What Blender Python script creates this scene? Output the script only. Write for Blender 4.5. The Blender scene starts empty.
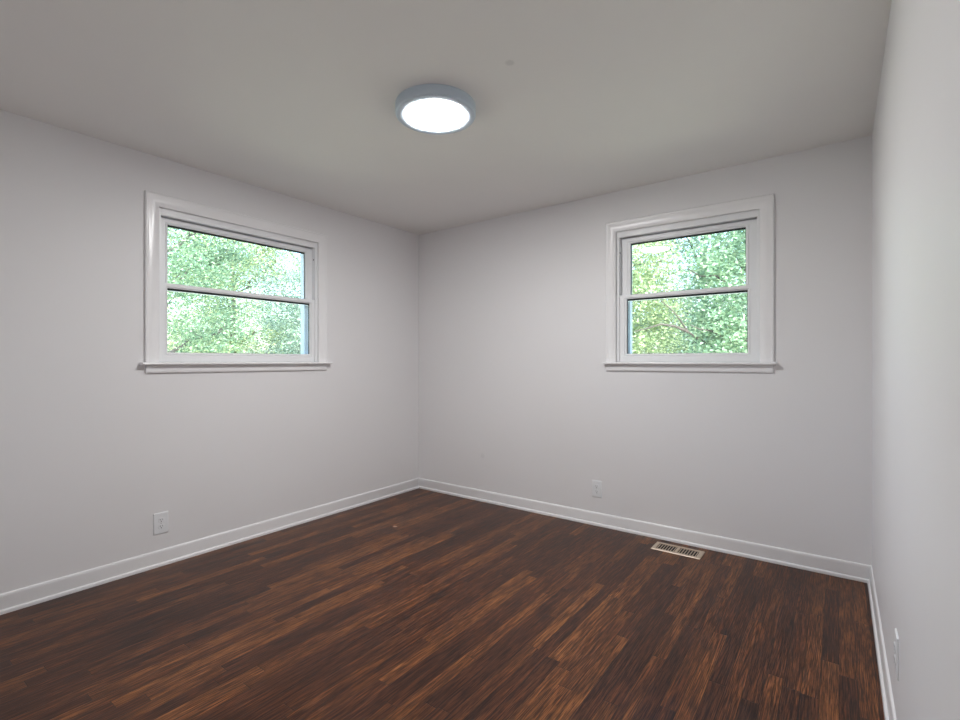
import bpy, math, random
import numpy as np
from mathutils import Vector, Matrix

# ------------------------------------------------------------------ camera, world, light, exposure
S = bpy.context.scene
C = S.collection
H = 2.44                      # ceiling height
XL, XR, YB, YF = -3.268, 0.146, 3.445, -0.075   # inner faces of the four walls
CAMZ = 1.222

cam_d = bpy.data.cameras.new('camera')
cam_d.sensor_width = 36.0
cam_d.lens = 488.0 / 960.0 * 36.0
cam_d.shift_y = 1.0 / 960.0
cam_d.clip_start = 0.02
cam_d.clip_end = 300
cam = bpy.data.objects.new('camera', cam_d)
C.objects.link(cam)
cam.location = (0, 0, CAMZ)
cam.rotation_euler = (math.pi / 2, 0, math.atan2(359, 488))
S.camera = cam

w = bpy.data.worlds.new('sky')
S.world = w
w.use_nodes = True
wn = w.node_tree
wn.nodes.clear()
sky = wn.nodes.new('ShaderNodeTexSky')
sky.sky_type = 'NISHITA'
sky.sun_disc = False
sky.sun_elevation = math.radians(48)
sky.sun_rotation = math.radians(140)
sky.air_density = 1.0
sky.dust_density = 3.0
bg = wn.nodes.new('ShaderNodeBackground')
bg.inputs['Strength'].default_value = 1.0
wo = wn.nodes.new('ShaderNodeOutputWorld')
wn.links.new(sky.outputs[0], bg.inputs[0])
wn.links.new(bg.outputs[0], wo.inputs[0])

sun_d = bpy.data.lights.new('sun', 'SUN')
sun_d.energy = 9.6
sun_d.angle = math.radians(0.6)
sun_d.color = (1.0, 0.95, 0.86)
sun = bpy.data.objects.new('sun', sun_d)
C.objects.link(sun)
sun.location = (8, -10, 14)
sun.rotation_euler = Vector((0.55, -0.75, 1.0)).to_track_quat('Z', 'Y').to_euler()

LAMP_STRENGTH = 162.0
S.view_settings.view_transform = 'Standard'
S.view_settings.look = 'None'
S.view_settings.gamma = 1.0
S.view_settings.exposure = 0.14
S.view_settings.use_curve_mapping = False

# ------------------------------------------------------------------ node helpers and materials
def new_mat(name):
    m = bpy.data.materials.new(name)
    m.use_nodes = True
    nt = m.node_tree
    nt.nodes.clear()
    out = nt.nodes.new('ShaderNodeOutputMaterial')
    return m, nt, out

class NT:
    def __init__(s, nt):
        s.nt = nt
    def node(s, t, **kw):
        n = s.nt.nodes.new(t)
        for k, v in kw.items():
            setattr(n, k, v)
        return n
    def put(s, sock, v):
        if hasattr(v, 'default_value') or hasattr(v, 'is_linked'):
            s.nt.links.new(v, sock)
        else:
            sock.default_value = v
    def math(s, op, a, b=0.0, c=None, clamp=False):
        n = s.node('ShaderNodeMath', operation=op, use_clamp=clamp)
        s.put(n.inputs[0], a)
        s.put(n.inputs[1], b)
        if c is not None:
            s.put(n.inputs[2], c)
        return n.outputs[0]
    def xyz(s, x, y, z):
        n = s.node('ShaderNodeCombineXYZ')
        s.put(n.inputs[0], x); s.put(n.inputs[1], y); s.put(n.inputs[2], z)
        return n.outputs[0]
    def noise(s, vec, scale, detail=3.0, rough=0.5, dist=0.0):
        n = s.node('ShaderNodeTexNoise')
        s.put(n.inputs['Vector'], vec)
        n.inputs['Scale'].default_value = scale
        n.inputs['Detail'].default_value = detail
        n.inputs['Roughness'].default_value = rough
        n.inputs['Distortion'].default_value = dist
        return n.outputs[0]
    def ramp(s, fac, stops):
        n = s.node('ShaderNodeValToRGB')
        s.put(n.inputs[0], fac)
        e = n.color_ramp.elements
        while len(e) < len(stops):
            e.new(0.5)
        for i, (p, c) in enumerate(stops):
            e[i].position = p
            e[i].color = (c[0], c[1], c[2], 1)
        return n.outputs[0]
    def mix(s, fac, a, b, blend='MIX'):
        n = s.node('ShaderNodeMix', data_type='RGBA', blend_type=blend)
        s.put(n.inputs[0], fac)
        s.put(n.inputs[6], a); s.put(n.inputs[7], b)
        return n.outputs[2]
    def maprange(s, v, a, b, c, d, smooth=False):
        n = s.node('ShaderNodeMapRange')
        if smooth:
            n.interpolation_type = 'SMOOTHSTEP'
        s.put(n.inputs[0], v)
        for i, x in enumerate((a, b, c, d)):
            n.inputs[i + 1].default_value = x
        return n.outputs[0]

def rgba(c):
    return (c[0], c[1], c[2], 1.0)

def simple(name, col, rough=0.5, metal=0.0, var=0.03, nscale=30.0, bump=0.0, spec=0.5):
    """a principled paint / plastic / metal with a little procedural unevenness"""
    m, nt, out = new_mat(name)
    g = NT(nt)
    tc = g.node('ShaderNodeTexCoord')
    n = g.noise(tc.outputs['Object'], nscale, 4, 0.6)
    c0 = rgba([x * (1 - var) for x in col]); c1 = rgba([min(1, x * (1 + var)) for x in col])
    cc = g.mix(n, c0, c1)
    p = g.node('ShaderNodeBsdfPrincipled')
    g.put(p.inputs['Base Color'], cc)
    p.inputs['Roughness'].default_value = rough
    p.inputs['Metallic'].default_value = metal
    p.inputs['Specular IOR Level'].default_value = spec
    if bump:
        b = g.node('ShaderNodeBump')
        b.inputs['Strength'].default_value = bump
        b.inputs['Distance'].default_value = 0.001
        g.put(b.inputs['Height'], g.noise(tc.outputs['Object'], nscale * 8, 3, 0.6))
        nt.links.new(b.outputs[0], p.inputs['Normal'])
    nt.links.new(p.outputs[0], out.inputs[0])
    return m

def wall_paint(name, col, rough=0.55, patches=()):
    """rolled wall paint: fine stipple, faint unevenness and a few touched-up patches"""
    m, nt, out = new_mat(name)
    g = NT(nt)
    geo = g.node('ShaderNodeNewGeometry')
    pos = geo.outputs['Position']
    big = g.noise(pos, 1.3, 3, 0.55)
    c = g.mix(big, rgba([x * 0.975 for x in col]), rgba([min(1, x * 1.02) for x in col]))
    for (px, py, pz, r, k) in patches:
        vm = g.node('ShaderNodeVectorMath', operation='DISTANCE')
        nt.links.new(pos, vm.inputs[0])
        vm.inputs[1].default_value = (px, py, pz)
        d = g.math('ADD', vm.outputs['Value'], g.math('MULTIPLY', g.noise(pos, 40, 2), r * 0.5))
        f = g.maprange(d, r * 0.8, r * 1.5, k, 0.0, True)
        c = g.mix(f, c, rgba([x * 0.6 for x in col]))
    p = g.node('ShaderNodeBsdfPrincipled')
    g.put(p.inputs['Base Color'], c)
    p.inputs['Roughness'].default_value = rough
    p.inputs['Specular IOR Level'].default_value = 0.35
    b = g.node('ShaderNodeBump')
    b.inputs['Strength'].default_value = 0.12
    b.inputs['Distance'].default_value = 0.0008
    g.put(b.inputs['Height'], g.noise(pos, 260, 3, 0.6))
    nt.links.new(b.outputs[0], p.inputs['Normal'])
    nt.links.new(p.outputs[0], out.inputs[0])
    return m

def floor_wood():
    """dark stained strip oak, boards running along Y, random lengths"""
    m, nt, out = new_mat('dark_stained_oak')
    g = NT(nt)
    geo = g.node('ShaderNodeNewGeometry')
    sp = g.node('ShaderNodeSeparateXYZ')
    nt.links.new(geo.outputs['Position'], sp.inputs[0])
    X, Y = sp.outputs[0], sp.outputs[1]
    W = 0.057
    u = g.math('DIVIDE', X, W)
    bi = g.math('FLOOR', u)
    fu = g.math('FRACT', u)
    wn1 = g.node('ShaderNodeTexWhiteNoise', noise_dimensions='1D')
    g.put(wn1.inputs['W'], bi)
    h1 = wn1.outputs['Value']
    length = g.math('ADD', 0.65, g.math('MULTIPLY', h1, 0.75))
    v = g.math('DIVIDE', g.math('ADD', Y, g.math('MULTIPLY', h1, 37.0)), length)
    pi_ = g.math('FLOOR', v)
    fv = g.math('FRACT', v)
    wn2 = g.node('ShaderNodeTexWhiteNoise', noise_dimensions='2D')
    g.put(wn2.inputs['Vector'], g.xyz(bi, pi_, 0.0))
    r1 = wn2.outputs['Value']
    sc = g.node('ShaderNodeSeparateColor')
    nt.links.new(wn2.outputs['Color'], sc.inputs[0])
    r2, r3 = sc.outputs[1], sc.outputs[2]
    off = g.math('MULTIPLY', r2, 90.0)
    # long smears of stain along the board
    smear = g.noise(g.xyz(g.math('MULTIPLY', X, 24.0), g.math('ADD', g.math('MULTIPLY', Y, 3.2), off), off), 1.0, 5, 0.65)
    # cathedral grain: stretched rings of a distorted wave
    wv = g.node('ShaderNodeTexWave', wave_type='RINGS', rings_direction='Z', wave_profile='SIN')
    cx = g.math('ADD', fu, g.math('MULTIPLY', g.math('SUBTRACT', r3, 0.8), 1.6))
    g.put(wv.inputs['Vector'], g.xyz(cx, g.math('MULTIPLY', g.math('SUBTRACT', fv, r3), 0.75), off))
    wv.inputs['Scale'].default_value = 3.2
    wv.inputs['Distortion'].default_value = 3.0
    wv.inputs['Detail'].default_value = 3.0
    wv.inputs['Detail Scale'].default_value = 1.0
    ring = wv.outputs['Fac']
    # open pores, coarse and fine, drawn out along the board
    pore = g.noise(g.xyz(g.math('MULTIPLY', X, 300.0), g.math('ADD', g.math('MULTIPLY', Y, 9.0), off), off), 1.0, 3, 0.65)
    pore2 = g.noise(g.xyz(g.math('MULTIPLY', X, 115.0), g.math('ADD', g.math('MULTIPLY', Y, 5.0), off), off), 1.0, 5, 0.75)
    blot = g.noise(geo.outputs['Position'], 1.6, 4, 0.55)
    tone = g.math('ADD', g.math('MULTIPLY', g.math('POWER', r1, 1.8), 0.38), g.math('MULTIPLY', smear, 0.80))
    tone = g.math('ADD', tone, g.math('MULTIPLY', g.math('SUBTRACT', blot, 0.5), 0.40))
    tone = g.math('SUBTRACT', tone, 0.04)
    col = g.ramp(tone, [(0.0, (0.020, 0.0085, 0.0055)), (0.22, (0.056, 0.0190, 0.0095)),
                        (0.47, (0.125, 0.0405, 0.0155)), (0.70, (0.230, 0.082, 0.0250)),
                        (1.0, (0.42, 0.165, 0.050))])
    dark = g.mix(1.0, col, (0.16, 0.14, 0.14, 1), 'MULTIPLY')
    light = g.mix(1.0, col, (1.75, 1.70, 1.60, 1), 'MULTIPLY')
    gate = g.maprange(r2, 0.35, 0.75, 0.25, 1.0)
    col = g.mix(g.math('MULTIPLY', gate, g.maprange(ring, 0.2, 0.8, 0.45, 0.0)), col, light)
    col = g.mix(g.math('MULTIPLY', gate, g.maprange(ring, 0.6, 0.95, 0.0, 0.4)), col, dark)
    col = g.mix(g.maprange(pore2, 0.36, 0.56, 0.85, 0.0), col, dark)
    col = g.mix(g.maprange(pore, 0.40, 0.56, 0.95, 0.0), col, dark)
    col = g.mix(g.maprange(pore2, 0.56, 0.75, 0.0, 0.8), col, light)
    # joints between boards
    e = g.math('MINIMUM', fu, g.math('SUBTRACT', 1.0, fu))
    ev = g.math('MULTIPLY', g.math('MINIMUM', fv, g.math('SUBTRACT', 1.0, fv)), g.math('DIVIDE', length, W))
    e = g.math('MINIMUM', e, ev)
    gap = g.maprange(e, 0.008, 0.028, 1.0, 0.0)
    col = g.mix(g.math('MULTIPLY', gap, 0.8), col, (0.006, 0.004, 0.003, 1))
    # one small pale chip in the finish
    vm = g.node('ShaderNodeVectorMath', operation='DISTANCE')
    nt.links.new(geo.outputs['Position'], vm.inputs[0])
    vm.inputs[1].default_value = (-2.641, 2.531, 0.0)
    chip = g.maprange(vm.outputs['Value'], 0.011, 0.019, 0.9, 0.0)
    col = g.mix(chip, col, (0.55, 0.33, 0.22, 1))
    p = g.node('ShaderNodeBsdfPrincipled')
    g.put(p.inputs['Base Color'], col)
    rg = g.math('ADD', 0.27, g.math('MULTIPLY', pore2, 0.16))
    g.put(p.inputs['Roughness'], rg)
    p.inputs['Specular IOR Level'].default_value = 0.29
    b = g.node('ShaderNodeBump')
    b.inputs['Strength'].default_value = 0.35
    b.inputs['Distance'].default_value = 0.0006
    hgt = g.math('SUBTRACT', g.math('ADD', g.math('MULTIPLY', pore, 0.7), g.math('MULTIPLY', ring, 0.25)), g.math('MULTIPLY', gap, 1.2))
    g.put(b.inputs['Height'], hgt)
    nt.links.new(b.outputs[0], p.inputs['Normal'])
    nt.links.new(p.outputs[0], out.inputs[0])
    return m

def glass_mat():
    m, nt, out = new_mat('window_glass')
    g = NT(nt)
    tr = g.node('ShaderNodeBsdfTransparent')
    tc = g.node('ShaderNodeTexCoord')
    n = g.noise(tc.outputs['Object'], 3.0, 2)
    g.put(tr.inputs[0], g.mix(n, (0.91, 0.97, 0.945, 1), (0.925, 0.98, 0.955, 1)))
    gl = g.node('ShaderNodeBsdfGlossy')
    gl.inputs['Roughness'].default_value = 0.0
    fr = g.node('ShaderNodeFresnel')
    fr.inputs[0].default_value = 1.5
    mx = g.node('ShaderNodeMixShader')
    nt.links.new(fr.outputs[0], mx.inputs[0])
    nt.links.new(tr.outputs[0], mx.inputs[1])
    nt.links.new(gl.outputs[0], mx.inputs[2])
    nt.links.new(mx.outputs[0], out.inputs[0])
    return m

def leaf_mat(name, stops):
    m, nt, out = new_mat(name)
    g = NT(nt)
    geo = g.node('ShaderNodeNewGeometry')
    big = g.noise(geo.outputs['Position'], 0.9, 2)
    f = g.math('ADD', g.math('MULTIPLY', geo.outputs['Random Per Island'], 0.7), g.math('MULTIPLY', big, 0.3))
    col = g.ramp(f, stops)
    d = g.node('ShaderNodeBsdfPrincipled')
    nt.links.new(col, d.inputs['Base Color'])
    d.inputs['Roughness'].default_value = 0.42
    t = g.node('ShaderNodeBsdfTranslucent')
    g.put(t.inputs[0], g.mix(0.3, col, (0.50, 0.62, 0.38, 1)))
    mx = g.node('ShaderNodeMixShader')
    mx.inputs[0].default_value = 0.28
    nt.links.new(d.outputs[0], mx.inputs[1])
    nt.links.new(t.outputs[0], mx.inputs[2])
    nt.links.new(mx.outputs[0], out.inputs[0])
    return m

def lamp_mat():
    m, nt, out = new_mat('lit_diffuser')
    e = nt.nodes.new('ShaderNodeEmission')
    e.inputs[0].default_value = (0.99, 0.988, 0.985, 1)
    e.inputs[1].default_value = LAMP_STRENGTH
    nt.links.new(e.outputs[0], out.inputs[0])
    return m

M = {
    'wall': wall_paint('wall_paint', (0.835, 0.822, 0.832), 0.5, [(-2.507, 3.445, 0.394, 0.022, 0.16)]),
    'ceiling': wall_paint('ceiling_paint', (0.94, 0.922, 0.90), 0.7, [(-1.098, 1.702, 2.4565, 0.020, 0.32)]),
    'trim': simple('semigloss_white_trim', (0.90, 0.89, 0.90), 0.25, var=0.015, nscale=12),
    'vinyl': simple('white_vinyl', (0.90, 0.905, 0.92), 0.35, var=0.01),
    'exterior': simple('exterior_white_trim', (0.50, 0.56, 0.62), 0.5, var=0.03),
    'pane_shade': simple('pane_edge_shade', (0.012, 0.02, 0.018), 0.6, var=0.1),  # shade at the pane edges put into the colour
    'plate': simple('white_plastic_plate', (0.84, 0.85, 0.87), 0.3, var=0.01),
    'slot': simple('dark_slot', (0.03, 0.03, 0.03), 0.7),
    'screw': simple('painted_screw', (0.62, 0.62, 0.62), 0.35, metal=0.5),
    'vent': simple('tan_enamel_steel', (0.56, 0.45, 0.35), 0.38, metal=0.2, var=0.05, nscale=60),
    'register_shade': simple('dark_register_shade', (0.012, 0.010, 0.009), 0.8),  # darkness below the louvres put into the colour
    'ring': simple('satin_nickel_ring', (0.60, 0.69, 0.78), 0.45, metal=0.2, var=0.02),
    'brick': simple('exterior_siding', (0.45, 0.42, 0.40), 0.85, var=0.1, nscale=8),
    'bark': simple('tree_bark', (0.075, 0.065, 0.06), 0.9, var=0.4, nscale=14, bump=0.6),
    'bark_grey': simple('grey_tree_bark', (0.12, 0.11, 0.11), 0.9, var=0.35, nscale=14, bump=0.6),
    'grass': simple('pale_dry_lawn', (0.42, 0.42, 0.33), 0.9, var=0.2, nscale=3, bump=0.5),
    'glass': glass_mat(),
    'lamp': lamp_mat(),
    'floor': floor_wood(),
    'leaf_mint': leaf_mat('blue_green_leaves', [(0.0, (0.05, 0.10, 0.09)), (0.5, (0.25, 0.36, 0.31)), (1.0, (0.52, 0.62, 0.53))]),
    'leaf_lime': leaf_mat('yellow_green_leaves', [(0.0, (0.08, 0.14, 0.07)), (0.5, (0.34, 0.44, 0.24)), (1.0, (0.60, 0.66, 0.42))]),
    'leaf_mid': leaf_mat('mid_green_leaves', [(0.0, (0.04, 0.10, 0.06)), (0.5, (0.22, 0.36, 0.24)), (1.0, (0.48, 0.60, 0.40))]),
}

# ------------------------------------------------------------------ mesh helpers
class MB:
    def __init__(s):
        s.v = []; s.f = []
    def add(s, vs, fs):
        n = len(s.v)
        s.v += [tuple(v) for v in vs]
        s.f += [tuple(i + n for i in f) for f in fs]
    def box(s, x0, x1, y0, y1, z0, z1):
        s.add([(x0, y0, z0), (x1, y0, z0), (x1, y1, z0), (x0, y1, z0), (x0, y0, z1), (x1, y0, z1), (x1, y1, z1), (x0, y1, z1)],
              [(0, 3, 2, 1), (4, 5, 6, 7), (0, 1, 5, 4), (1, 2, 6, 5), (2, 3, 7, 6), (3, 0, 4, 7)])
    def grid(s, rows, closed_u=False, closed_v=False):
        """rows of points -> quads"""
        nu, nv = len(rows), len(rows[0])
        vs = [p for r in rows for p in r]
        fs = []
        for i in range(nu if closed_u else nu - 1):
            for j in range(nv if closed_v else nv - 1):
                a = i * nv + j; b = i * nv + (j + 1) % nv
                c = ((i + 1) % nu) * nv + (j + 1) % nv; d = ((i + 1) % nu) * nv + j
                fs.append((a, b, c, d))
        s.add(vs, fs)
    def ring(s, outer, inner, prof):
        """rectangular frame in the x-z plane; prof = closed loop of (t, y), t 0 = outer edge, 1 = inner edge"""
        rows = []
        for (t, y) in prof:
            x0, x1, z0, z1 = [o + (i - o) * t for o, i in zip(outer, inner)]
            rows.append([(x0, y, z0), (x1, y, z0), (x1, y, z1), (x0, y, z1)])
        s.grid(rows, True, True)
    def lathe(s, prof, seg=64, cap=True):
        rows = []
        for (r, z) in prof:
            rows.append([(r * math.cos(2 * math.pi * k / seg), r * math.sin(2 * math.pi * k / seg), z) for k in range(seg)])
        s.grid(rows, False, True)
        if cap:
            n = len(s.v)
            s.f.append(tuple(range(n - seg, n)))
    def tube(s, pts, rad, seg=8):
        rows = []
        pts = [Vector(p) for p in pts]
        for i, p in enumerate(pts):
            t = (pts[min(i + 1, len(pts) - 1)] - pts[max(i - 1, 0)]).normalized()
            a = t.cross(Vector((0.13, 0.31, 0.94))).normalized()
            b = t.cross(a).normalized()
            rows.append([tuple(p + (a * math.cos(2 * math.pi * k / seg) + b * math.sin(2 * math.pi * k / seg)) * rad[i]) for k in range(seg)])
        n = len(s.v)
        s.grid(rows, False, True)
        s.f.append(tuple(range(n, n + seg)))
        s.f.append(tuple(range(len(s.v) - seg, len(s.v))))
    def build(s, name, mat, parent=None, smooth=False, bevel=0.0, seg=2, angle=35):
        me = bpy.data.meshes.new(name)
        me.from_pydata(s.v, [], s.f)
        me.validate()
        import bmesh
        bm = bmesh.new(); bm.from_mesh(me)
        bmesh.ops.recalc_face_normals(bm, faces=bm.faces)
        bm.to_mesh(me); bm.free()
        me.materials.append(mat)
        o = bpy.data.objects.new(name, me)
        C.objects.link(o)
        if parent is not None:
            o.parent = parent
        if smooth:
            me.shade_smooth()
            me.set_sharp_from_angle(angle=math.radians(angle))
        if bevel:
            b = o.modifiers.new('bevel', 'BEVEL')
            b.width = bevel; b.segments = seg; b.limit_method = 'ANGLE'
            b.angle_limit = math.radians(40)
            b.harden_normals = False
        return o

def tag(o, label=None, cat=None, group=None, kind=None):
    if label: o['label'] = label
    if cat: o['category'] = cat
    if group: o['group'] = group
    if kind: o['kind'] = kind
    return o

def empty(name, loc=(0, 0, 0), rz=0.0):
    o = bpy.data.objects.new(name, None)
    o.empty_display_size = 0.1
    C.objects.link(o)
    o.location = loc
    o.rotation_euler = (0, 0, rz)
    return o

# ------------------------------------------------------------------ room shell
WT = 0.13   # exterior wall thickness
WIN_Z0, WIN_Z1 = 1.198, 2.177
LEFT_C, LEFT_HALF = 1.762, 0.628
RIGHT_C, RIGHT_HALF = -0.849, 0.532
CAS = 0.076

mb = MB(); mb.box(XL - WT, XR + 0.12, YF - 0.12, YB + WT, -0.20, 0.0)
# no opening is cut for the floor register, the slab stays whole
tag(mb.build('floor', M['floor']), 'dark walnut-stained narrow strip oak floor', 'floor', kind='structure')
mb = MB(); mb.box(XL - WT, XR + 0.12, YF - 0.12, YB + WT, H, H + 0.2)
SLOPE = 0.026 / (XR - XL)      # the old ceiling rises a little towards the right wall
mb.v = [(x, y, z + (x - XL) * SLOPE) for (x, y, z) in mb.v]
tag(mb.build('ceiling', M['ceiling']), 'flat off-white painted ceiling', 'ceiling', kind='structure')

def wall_with_hole(name, along, a0, a1, h0, h1, face, out, label):
    mb = MB()
    def bx(p0, p1, z0, z1):
        if along == 'x': mb.box(p0, p1, min(face, out), max(face, out), z0, z1)
        else: mb.box(min(face, out), max(face, out), p0, p1, z0, z1)
    if h0 is None:
        bx(a0, a1, 0, H + 0.06)
    else:
        bx(a0, h0, 0, H + 0.06); bx(h1, a1, 0, H + 0.06); bx(h0, h1, 0, WIN_Z0); bx(h0, h1, WIN_Z1, H + 0.06)
    tag(mb.build(name, M['wall']), label, 'wall', kind='structure')

g0 = 0.018
wall_with_hole('wall_left', 'y', YF - 0.12, YB, LEFT_C - LEFT_HALF + CAS - g0, LEFT_C + LEFT_HALF - CAS + g0, XL, XL - WT, 'off-white left wall with a window')
wall_with_hole('wall_back', 'x', XL - WT, XR + 0.12, RIGHT_C - RIGHT_HALF + CAS - g0, RIGHT_C + RIGHT_HALF - CAS + g0, YB, YB + WT, 'off-white back wall with a window')
wall_with_hole('wall_right', 'y', YF - 0.12, YB, None, None, XR, XR + 0.12, 'plain off-white right wall')
wall_with_hole('wall_front', 'x', XL, XR, None, None, YF, YF - 0.12, 'plain off-white wall behind the camera')

# baseboards: swept profile with a mitred shoe moulding in front
BB = [(0, 0), (0.011, 0), (0.011, 0.078), (0.0105, 0.084), (0.0080, 0.090), (0.004, 0.0940), (0, 0.0950)]
SH = [(0.011, 0.0), (0.0205, 0.0), (0.0205, 0.009), (0.0196, 0.0135), (0.0172, 0.0175), (0.0135, 0.0195), (0.011, 0.020)]
def sweep_wall(prof, p0, p1, n, m0, m1):
    """profile (t off the wall, z) from p0 to p1 ; n = inward normal ; m0/m1 = mitre (1) or square (0)"""
    d = (Vector(p1) - Vector(p0)).normalized()
    r0, r1 = [], []
    for (t, z) in prof:
        q = Vector(n) * t
        r0.append(tuple(Vector(p0) + q + d * (t * m0) + Vector((0, 0, z))))
        r1.append(tuple(Vector(p1) + q - d * (t * m1) + Vector((0, 0, z))))
    mb = MB()
    mb.grid([r0, r1], False, True)
    k = len(prof)
    mb.f.append(tuple(range(k))); mb.f.append(tuple(range(2 * k - 1, k - 1, -1)))
    return mb
sides = {'left': ((XL, YF, 0), (XL, YB, 0), (1, 0, 0)), 'back': ((XL, YB, 0), (XR, YB, 0), (0, -1, 0)),
         'right': ((XR, YF, 0), (XR, YB, 0), (-1, 0, 0)), 'front': ((XL, YF, 0), (XR, YF, 0), (0, 1, 0))}
for s, (p0, p1, n) in sides.items():
    b = sweep_wall(BB, p0, p1, n, 1, 1).build('baseboard_' + s, M['trim'], smooth=True, angle=50)
    tag(b, 'white painted baseboard along the ' + s + ' wall', 'baseboard', kind='structure')
    sh = sweep_wall(SH, p0, p1, n, 1, 1).build('shoe_moulding', M['trim'], b, smooth=True, angle=50)

# ------------------------------------------------------------------ windows
def make_window(name, loc, rz, half, label, TOP, horn, rail_up, stile, top_up):
    """local x = along the wall, y = outwards, z up"""
    root = empty(name, loc, rz)
    tag(root, label, 'window', kind='structure')
    a = half - CAS
    zi = TOP - CAS
    # casing: convex profile, mitred, open at the sill
    prof = [(0, 0.0), (0, 0.0135), (0.002, 0.0165), (0.006, 0.0180), (0.012, 0.0180), (0.0145, 0.0165), (0.019, 0.0162),
            (0.030, 0.0172), (0.042, 0.0168), (0.053, 0.0150), (0.062, 0.0122), (0.069, 0.0098), (0.0735, 0.0085), (0.0756, 0.0060), (0.076, 0.0)]
    mb = MB()
    rows = []
    for (t, y) in prof:
        rows.append([(-half + t, -y, 1.214), (-half + t, -y, TOP - t), (half - t, -y, TOP - t), (half - t, -y, 1.214)])
    mb.grid(rows, True, False)
    mb.build('casing', M['trim'], root, smooth=True, angle=40)
    # filled nail hole in the head casing
    mb = MB(); mb.tube([(half - 0.090, -0.0155, TOP - 0.078), (half - 0.090, -0.0185, TOP - 0.078)], [0.007, 0.006], 14)
    # stool (sill board) with horns and rounded nose
    hx = half + horn
    nose = [(-0.045, 1.2000), (-0.047, 1.2030), (-0.0475, 1.2065), (-0.047, 1.2095), (-0.045, 1.2125), (-0.042, 1.214)]
    mb = MB()
    for (x0, x1, yb) in ((-hx, hx, 0.0),):
        sec = [(yb, 1.1985)] + [(-0.042, 1.1985)] + nose + [(yb, 1.214)]
        mb.grid([[(x0, y, z) for (y, z) in sec], [(x1, y, z) for (y, z) in sec]], False, True)
        k = len(sec)
        mb.f.append(tuple(range(k))); mb.f.append(tuple(range(2 * k - 1, k - 1, -1)))
    mb.box(-a - 0.016, a + 0.016, 0.0, 0.10, 1.1985, 1.214)
    mb.build('window_sill', M['trim'], root, smooth=True, angle=50)
    # apron
    ap = [(0, 1.1985), (-0.015, 1.1985), (-0.015, 1.160), (-0.013, 1.153), (-0.009, 1.149), (0, 1.148)]
    mb = MB()
    mb.grid([[(-half + 0.004, y, z) for (y, z) in ap], [(half - 0.004, y, z) for (y, z) in ap]], False, True)
    mb.f.append(tuple(range(6))); mb.f.append(tuple(range(11, 5, -1)))
    mb.build('apron', M['trim'], root, smooth=True, angle=40)
    # wooden jamb lining
    mb = MB()
    j = a + 0.004
    mb.ring((-j - 0.014, j + 0.014, 1.214, 2.1785), (-j, j, 1.214, zi + 0.004), [(0, 0.0), (1, 0.0), (1, 0.125), (0, 0.125)])
    mb.build('jamb', M['trim'], root)
    # vinyl master frame (stop strips)
    f = a - 0.018
    ztop = TOP - 0.117
    mb = MB()
    mb.ring((-j, j, 1.214, zi + 0.004), (-f, f, 1.2145, ztop), [(0, 0.012), (0.92, 0.012), (1, 0.015), (1, 0.018), (0.90, 0.020), (0.90, 0.056), (0.92, 0.056), (0.85, 0.098), (0, 0.098)])
    mb.build('window_frame', M['vinyl'], root)
    # small dark tilt latch dots on the frame
    # sashes
    def sash(x, z0, z1, gx, gz0, gz1, y0, y1, gap_top):
        mb = MB()
        mb.ring((-x, x, z0, z1), (-gx, gx, gz0, gz1),
                [(0, y0 + 0.002), (0.04, y0), (0.70, y0), (0.73, y0 + 0.006), (0.78, y0 + 0.006), (0.81, y0 + 0.001), (0.93, y0 + 0.002), (1, y0 + 0.006), (1, y1 - 0.004), (0.9, y1), (0, y1)])
        s = mb.build('sash', M['vinyl'], root)
        ym = (y0 + y1) / 2 + 0.002
        mb = MB(); mb.box(-gx - 0.006, gx + 0.006, ym - 0.002, ym + 0.002, gz0 - 0.006, gz1 + 0.006)
        gl = mb.build('glass_pane', M['glass'], s)
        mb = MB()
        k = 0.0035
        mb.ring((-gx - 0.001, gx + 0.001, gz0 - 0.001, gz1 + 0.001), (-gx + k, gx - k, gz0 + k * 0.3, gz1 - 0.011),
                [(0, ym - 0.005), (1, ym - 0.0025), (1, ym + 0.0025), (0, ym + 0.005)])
        mb.build('pane_shade_strip', M['pane_shade'], s)  # dark strip stands in for frame shade round the glass, widest at the head
        return s
    ru = rail_up
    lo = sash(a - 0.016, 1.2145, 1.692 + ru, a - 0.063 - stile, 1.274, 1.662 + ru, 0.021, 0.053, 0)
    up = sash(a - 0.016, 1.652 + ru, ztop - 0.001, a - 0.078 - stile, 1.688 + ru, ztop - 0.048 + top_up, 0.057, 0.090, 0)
    # sash lift lip on the bottom rail and lock keeper on the meeting rail
    mb = MB(); mb.box(-a + 0.10, a - 0.10, 0.0125, 0.0205, 1.236, 1.241)
    # exterior blind stop and sloping outer sill seen through the glass
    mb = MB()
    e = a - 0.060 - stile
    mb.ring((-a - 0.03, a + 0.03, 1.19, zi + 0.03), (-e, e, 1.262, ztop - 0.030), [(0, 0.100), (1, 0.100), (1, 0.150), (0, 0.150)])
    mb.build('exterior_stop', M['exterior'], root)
    # small dark vent latch on the side track of the upper sash
    mb = MB(); 
    for sx in (-1, 1):
        mb.box(sx * (f + 0.004) - 0.003, sx * (f + 0.004) + 0.003, 0.030, 0.038, 2.006, 2.016)
    mb.build('latch', M['slot'], root)
    return root

make_window('window_1', (XL, LEFT_C, 0), math.pi / 2, LEFT_HALF, 'white double-hung window in the left wall', 2.217, 0.024, 0.004, -0.007, 0.010)
make_window('window_2', (RIGHT_C, YB, 0), 0.0, RIGHT_HALF, 'white double-hung window in the back wall', 2.235, 0.014, 0.007, 0.007, 0.006)

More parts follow.
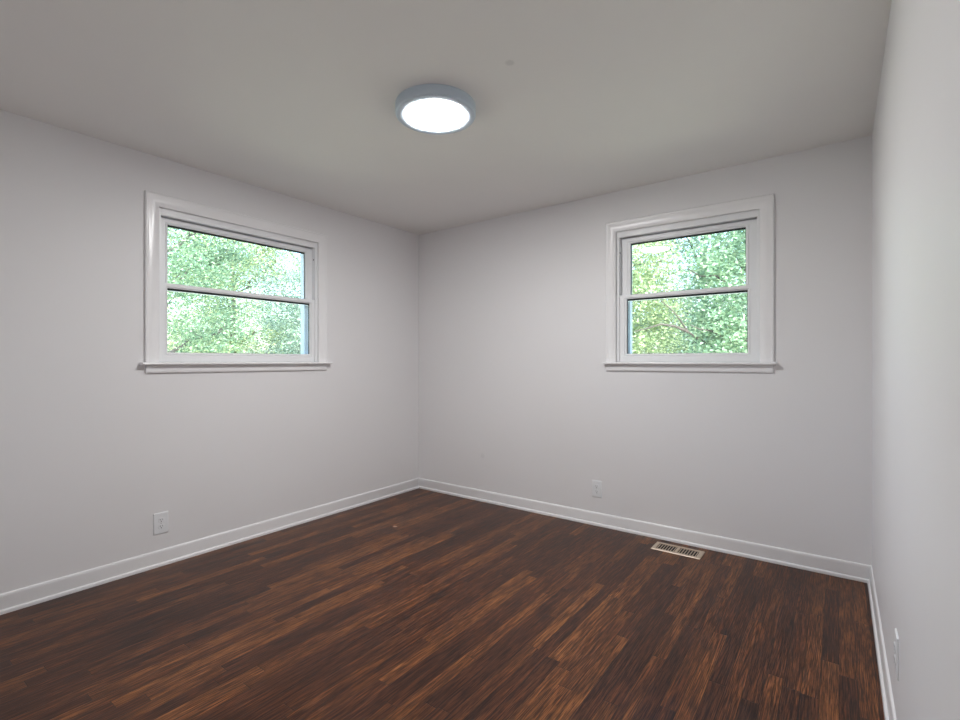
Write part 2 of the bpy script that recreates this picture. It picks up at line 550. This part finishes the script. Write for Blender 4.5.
# ------------------------------------------------------------------ ceiling lamp
lamp = empty('ceiling_lamp', (-1.569, 1.772, H + (XL * -1 - 1.569) * SLOPE + 0.0006))
lamp.rotation_euler = (0, -math.atan(SLOPE), 0)
tag(lamp, 'round flush-mount ceiling light with a blue-grey metal ring, switched on', 'ceiling light')
mb = MB()
mb.lathe([(0.150, 0.0), (0.188, 0.0), (0.1920, -0.002), (0.1930, -0.006), (0.1930, -0.041), (0.1920, -0.046), (0.189, -0.0495),
          (0.183, -0.0512), (0.165, -0.0520), (0.150, -0.0515), (0.1440, -0.0485), (0.1425, -0.038)], 96, cap=False)
mb.build('trim_ring', M['ring'], lamp, smooth=True, angle=40)
mb = MB()
mb.lathe([(0.1420, -0.038), (0.1415, -0.0490), (0.139, -0.0528), (0.131, -0.0560), (0.110, -0.0590), (0.07, -0.0610), (0.02, -0.0618)], 96)
mb.build('diffuser', M['lamp'], lamp, smooth=True, angle=60)

# ------------------------------------------------------------------ wall outlets
def make_outlet(loc, rz, label, w=0.076, h=0.124):
    root = empty('wall_outlet', loc, rz)
    tag(root, label, 'outlet', 'duplex wall outlets')
    x, z = w / 2, h / 2
    mb = MB()
    rows = []
    for (ins, y) in ((0, 0.0), (0, -0.0025), (0.0012, -0.0045), (0.004, -0.0060), (0.008, -0.0064)):
        rows.append([(-x + ins, y, -z + ins), (x - ins, y, -z + ins), (x - ins, y, z - ins), (-x + ins, y, z - ins)])
    mb.grid(rows, False, True)
    n = len(mb.v)
    mb.f.append((n - 4, n - 3, n - 2, n - 1)); mb.f.append((0, 1, 2, 3))
    mb.build('cover_plate', M['plate'], root, smooth=True, angle=30)
    for sz in (-1, 1):
        zc = sz * 0.0195
        mb = MB()
        pts = []
        for k in range(32):
            a = 2 * math.pi * k / 32
            px = 0.0172 * math.cos(a); pz = 0.0172 * math.sin(a)
            pz = max(-0.0138, min(0.0138, pz))
            pts.append((px, pz))
        mb.grid([[(px, -0.0060, zc + pz) for (px, pz) in pts], [(px, -0.0078, zc + pz) for (px, pz) in pts],
                 [(px * 0.95, -0.0084, zc + pz * 0.95) for (px, pz) in pts]], False, True)
        n = len(mb.v)
        mb.f.append(tuple(range(n - 32, n)))
        r = mb.build('receptacle', M['plate'], root)
        mb = MB()
        mb.box(-0.0074, -0.0052, -0.0087, -0.0080, zc - 0.001, zc + 0.0078)
        mb.box(0.0054, 0.0072, -0.0087, -0.0080, zc - 0.000, zc + 0.0070)
        mb.tube([(0, -0.0080, zc - 0.0075), (0, -0.0087, zc - 0.0075)], [0.0026, 0.0026], 12)
        mb.build('slots', M['slot'], r)
    mb = MB(); mb.tube([(0, -0.0060, 0), (0, -0.0074, 0), (0, -0.0078, 0)], [0.0034, 0.0032, 0.002], 14)
    mb.build('screw', M['screw'], root, smooth=True)
    return root

make_outlet((XL, 1.220, 0.253), math.pi / 2, 'white duplex outlet low on the left wall below the window', 0.080, 0.126)
make_outlet((-1.452, YB, 0.270), 0.0, 'white duplex outlet low on the back wall near the floor register')
make_outlet((XR, 1.975, 0.318), -math.pi / 2, 'white duplex outlet low on the right wall seen edge-on', 0.076, 0.126)

# ------------------------------------------------------------------ floor register
VX, VY = -0.839, 3.290
VW, VD = 0.150, 0.072
vent = empty('floor_register', (VX, VY, 0))
tag(vent, 'tan metal floor register set in the dark floor beside the back baseboard', 'floor vent')
def rframe(mb, x0, x1, y0, y1, X0, X1, Y0, Y1, prof):
    rows = []
    for (t, z) in prof:
        a, b, c, d = x0 + (X0 - x0) * t, x1 + (X1 - x1) * t, y0 + (Y0 - y0) * t, y1 + (Y1 - y1) * t
        rows.append([(a, c, z), (b, c, z), (b, d, z), (a, d, z)])
    mb.grid(rows, True, True)
ox, oy = VW, VD
ix, iy = VW - 0.026, VD - 0.024
mb = MB()
rframe(mb, -ox, ox, -oy, oy, -ix, ix, -iy, iy, [(0, 0.0), (0.0, 0.0015), (0.12, 0.0052), (0.3, 0.0060), (0.9, 0.0060), (1.0, 0.0052), (1.0, 0.0)])
mb.build('frame', M['vent'], vent)
mb = MB(); mb.box(-0.0085, 0.0085, -iy, iy, 0.0006, 0.0058)
mb.build('centre_bar', M['vent'], vent)
mb = MB(); mb.box(-ix, ix, -iy, iy, 0.0002, 0.0006)
mb.build('shade_sheet', M['register_shade'], vent)  # near-black sheet painted as the shade under the louvres, no hole below
nl = 7
for side in (-1, 1):
    x0 = 0.0085 if side > 0 else -ix
    x1 = ix if side > 0 else -0.0085
    for k in range(nl):
        xc = x0 + (x1 - x0) * (k + 0.5) / nl
        mb = MB()
        if side < 0:   # louvres tipped open away from the room corner
            p = [(xc - 0.0044, 0.0010), (xc - 0.0036, 0.0008), (xc + 0.0036, 0.0046), (xc + 0.0030, 0.0052)]
        else:
            p = [(xc + 0.0026, 0.0010), (xc + 0.0018, 0.0008), (xc - 0.0020, 0.0050), (xc - 0.0012, 0.0054)]
        mb.grid([[(x, -iy, z) for (x, z) in p], [(x, iy, z) for (x, z) in p]], False, True)
        mb.f.append((0, 1, 2, 3)); mb.f.append((7, 6, 5, 4))
        mb.build('louvre', M['vent'], vent)
mb = MB(); mb.box(ix + 0.006, ix + 0.011, -0.010, 0.010, 0.0058, 0.0085)
mb.build('damper_lever', M['vent'], vent)

# ------------------------------------------------------------------ outdoors
GZ = -0.55
mb = MB(); mb.box(-60, 60, -40, 70, GZ - 0.3, GZ)
tag(mb.build('ground', M['grass']), 'pale sunlit lawn outside the windows', 'ground', kind='structure')

rng = np.random.default_rng(7)
def leaves_mesh(name, centers, dirs, size, mat, parent, kind=None):
    """each leaf a folded, pointed blade of four faces"""
    n = len(centers)
    # local leaf template: length along x, width along y, keel along z
    T = np.array([[-0.5, 0, 0], [-0.12, 0.27, 0.06], [0.22, 0.20, 0.05], [0.55, 0, -0.06], [0.22, -0.20, 0.05], [-0.12, -0.27, 0.06], [0.0, 0, -0.03]])
    q = rng.normal(size=(n, 3)); q[:, 2] *= 0.55
    ax = q / np.linalg.norm(q, axis=1, keepdims=True)
    r = rng.normal(size=(n, 3)) * 0.75 + np.array([0, 0, 1.0]) + dirs * 0.5
    zz = r - (r * ax).sum(1, keepdims=True) * ax
    zz /= np.linalg.norm(zz, axis=1, keepdims=True)
    yy = np.cross(zz, ax)
    sz = size * (0.65 + 0.7 * rng.random((n, 1, 1)))
    V = (T[None, :, 0:1] * ax[:, None] + T[None, :, 1:2] * yy[:, None] + T[None, :, 2:3] * zz[:, None]) * sz + centers[:, None]
    V = V.reshape(-1, 3)
    F = np.array([[0, 6, 1, 1], [1, 6, 3, 2], [5, 4, 3, 6], [0, 5, 6, 6]])
    quads = np.array([[1, 6, 3, 2], [5, 4, 3, 6]]); tris = np.array([[0, 6, 1], [0, 5, 6]])
    base = (np.arange(n) * 7)[:, None, None]
    ql = (quads[None] + base).reshape(-1, 4); tl = (tris[None] + base).reshape(-1, 3)
    me = bpy.data.meshes.new(name)
    me.vertices.add(len(V)); me.vertices.foreach_set('co', V.astype(np.float32).ravel())
    loops = np.concatenate([ql.ravel(), tl.ravel()]).astype(np.int32)
    me.loops.add(len(loops)); me.loops.foreach_set('vertex_index', loops)
    nq, nt_ = len(ql), len(tl)
    me.polygons.add(nq + nt_)
    st = np.concatenate([np.arange(nq) * 4, nq * 4 + np.arange(nt_) * 3]).astype(np.int32)
    me.polygons.foreach_set('loop_start', st)
    me.update(calc_edges=True)
    me.materials.append(mat)
    o = bpy.data.objects.new(name, me)
    C.objects.link(o)
    o.parent = parent
    return o

def make_tree(x, y, height, crown_r, crown_z0, nleaf, leaf, mats, label, group, nb=9, seed=0, lean=(0, 0), clumps=60, extra_limbs=()):
    global rng
    rng = np.random.default_rng(100 + seed)
    rd = random.Random(seed)
    root = empty('tree', (x, y, GZ))
    tag(root, label, 'tree', group)
    h = height
    # trunk
    tp = []
    for i in range(9):
        t = i / 8
        tp.append((lean[0] * t * t * h + rd.uniform(-.05, .05) * t, lean[1] * t * t * h + rd.uniform(-.05, .05) * t, h * 0.82 * t - 0.08))
    r0 = 0.035 * h * 0.55
    mb = MB(); mb.tube(tp, [r0 * (1.25 if i == 0 else 1 - 0.1 * i) for i in range(9)], 10)
    mb.build('trunk', M[mats[1]], root, smooth=True, angle=80)
    # limbs
    tips = []
    for k in range(nb):
        t = crown_z0 / h + (0.75 - crown_z0 / h) * (k + 0.4) / nb
        i = min(7, int(t / 0.82 * 8)); p0 = Vector(tp[i])
        ang = k * 2.4 + rd.uniform(-.4, .4)
        L = crown_r * rd.uniform(0.65, 0.95)
        pts = []
        d = Vector((math.cos(ang), math.sin(ang), rd.uniform(0.25, 0.8))).normalized()
        for s in range(7):
            u = s / 6
            pts.append(p0 + d * (L * u) + Vector((rd.uniform(-.1, .1), rd.uniform(-.1, .1), 0.10 * L * math.sin(u * 3) + rd.uniform(-.06, .06))) * (1 if s else 0))
        rb = r0 * 0.34
        mb = MB(); mb.tube(pts, [rb * (1 - 0.13 * s) for s in range(7)], 7)
        for b in range(5):
            s = rd.randint(2, 6)
            d2 = (d + Vector((rd.uniform(-1, 1), rd.uniform(-1, 1), rd.uniform(-.5, .8)))).normalized()
            q = [pts[s] + d2 * (L * 0.42 * v / 3) + Vector((0, 0, rd.uniform(-.06, .06))) for v in range(4)]
            mb.tube(q, [rb * 0.38 * (1 - 0.22 * v) for v in range(4)], 5)
            tips.append(q[-1])
        mb.build('branch', M[mats[1]], root, smooth=True, angle=80)
        tips.append(pts[-1]); tips.append(pts[4])
    for (pts, rb) in extra_limbs:
        pts = [Vector(p) - Vector((x, y, GZ)) for p in pts]
        mb = MB(); mb.tube(pts, [rb * (1 - 0.75 * s / (len(pts) - 1)) for s in range(len(pts))], 7)
        mb.build('branch', M[mats[1]], root, smooth=True, angle=80)
    for (pts, rb) in extra_limbs:
        for p in pts[1:]:
            tips.append(Vector(p) - Vector((x, y, GZ)) + Vector((rd.uniform(-.15, .15), rd.uniform(-.3, .0), rd.uniform(-.25, .25))))
    # foliage: clumps at the branch tips and over the crown shell
    cz = (crown_z0 + h) / 2; rz = (h - crown_z0) / 2
    cl = [np.array(t) for t in tips]
    while len(cl) < clumps + len(tips):
        v = rng.normal(size=3); v /= np.linalg.norm(v)
        rr = 0.55 + 0.45 * rng.random()
        cl.append(np.array([v[0] * crown_r * rr + lean[0] * h * .4, v[1] * crown_r * rr + lean[1] * h * .4, cz + v[2] * rz * rr]))
    cl = np.array(cl)
    pick = rng.integers(0, len(cl), nleaf)
    cs = crown_r * 0.165 * (0.6 + 0.8 * rng.random(len(cl)))
    off = rng.normal(size=(nleaf, 3)) * cs[pick][:, None] * np.array([1, 1, 0.55])
    P = cl[pick] + off
    ctr = np.array([lean[0] * h * .4, lean[1] * h * .4, 0.0])
    hr = np.hypot(P[:, 0] - ctr[0], P[:, 1] - ctr[1])
    lim = crown_r * 1.12
    k = np.where(hr > lim, lim / np.maximum(hr, 1e-6), 1.0) * np.where(hr > lim, 0.75 + 0.25 * rng.random(nleaf), 1.0)
    P[:, 0] *= k; P[:, 1] *= k
    P[:, 2] = np.maximum(P[:, 2], 0.12)
    dirs = off / (np.linalg.norm(off, axis=1, keepdims=True) + 1e-6)
    leaves_mesh('foliage', P, dirs, leaf, M[mats[0]], root)
    return root

# beyond the left window (towards -X) and beyond the back window (towards +Y)
GL, GR = 'trees outside the left window', 'trees outside the back window'
make_tree(-11.0, 4.1, 6.2, 1.75, 0.4, 40000, 0.056, ('leaf_mid', 'bark_grey'), 'full mid-green tree filling the near side of the left window', GL, seed=1, clumps=110)
make_tree(-11.4, 8.4, 4.5, 1.75, 0.3, 44000, 0.056, ('leaf_mint', 'bark_grey'), 'blue-green tree filling the far side of the left window', GL, seed=2, clumps=110)
make_tree(-17.0, 8.6, 7.6, 2.6, 0.6, 46000, 0.08, ('leaf_lime', 'bark'), 'yellow-green tree showing in the gap between the two nearest trees of the left window', GL, seed=3, clumps=120)
make_tree(-17.0, 14.2, 8.0, 2.6, 0.8, 16000, 0.12, ('leaf_mint', 'bark'), 'pale blue-green tree far beyond the far edge of the left window', GL, seed=4, clumps=90)
make_tree(-5.2, 12.2, 6.2, 2.1, 0.5, 32000, 0.075, ('leaf_lime', 'bark'), 'yellow-green tree beyond the left edge of the back window', GR, seed=5, clumps=110)
make_tree(-0.3, 10.6, 6.6, 2.1, 0.7, 34000, 0.075, ('leaf_mid', 'bark'),
          'mid-green tree whose bare limbs fork across the lower pane of the back window', GR, seed=6, clumps=100, extra_limbs=[
([(-0.3, 10.6, 0.9), (-1.06, 9.3, 1.55), (-1.49, 9.0, 1.56), (-1.7, 8.8, 1.72), (-1.86, 8.7, 1.75), (-1.99, 8.6, 1.82)], 0.026),
    ([(-1.29, 9.4, 1.55), (-1.81, 9.2, 1.48), (-2.12, 9.0, 1.73), (-2.23, 8.9, 1.94), (-2.32, 8.8, 2.09), (-2.54, 8.8, 2.3)], 0.026),
    ([(-2.12, 9.0, 1.73), (-2.31, 8.9, 1.83), (-2.52, 8.8, 1.87), (-2.72, 8.7, 1.8), (-2.93, 8.6, 1.74)], 0.028),
    ([(-0.3, 10.6, 1.9), (-1.29, 9.4, 2.26), (-1.52, 9.2, 2.52), (-1.67, 9.0, 2.66), (-1.93, 9.0, 2.68), (-2.1, 8.9, 2.82)], 0.03)])
make_tree(-3.6, 17.6, 7.8, 2.9, 0.6, 30000, 0.12, ('leaf_mint', 'bark'), 'tall blue-green tree far beyond the back window', GR, seed=7, clumps=120)
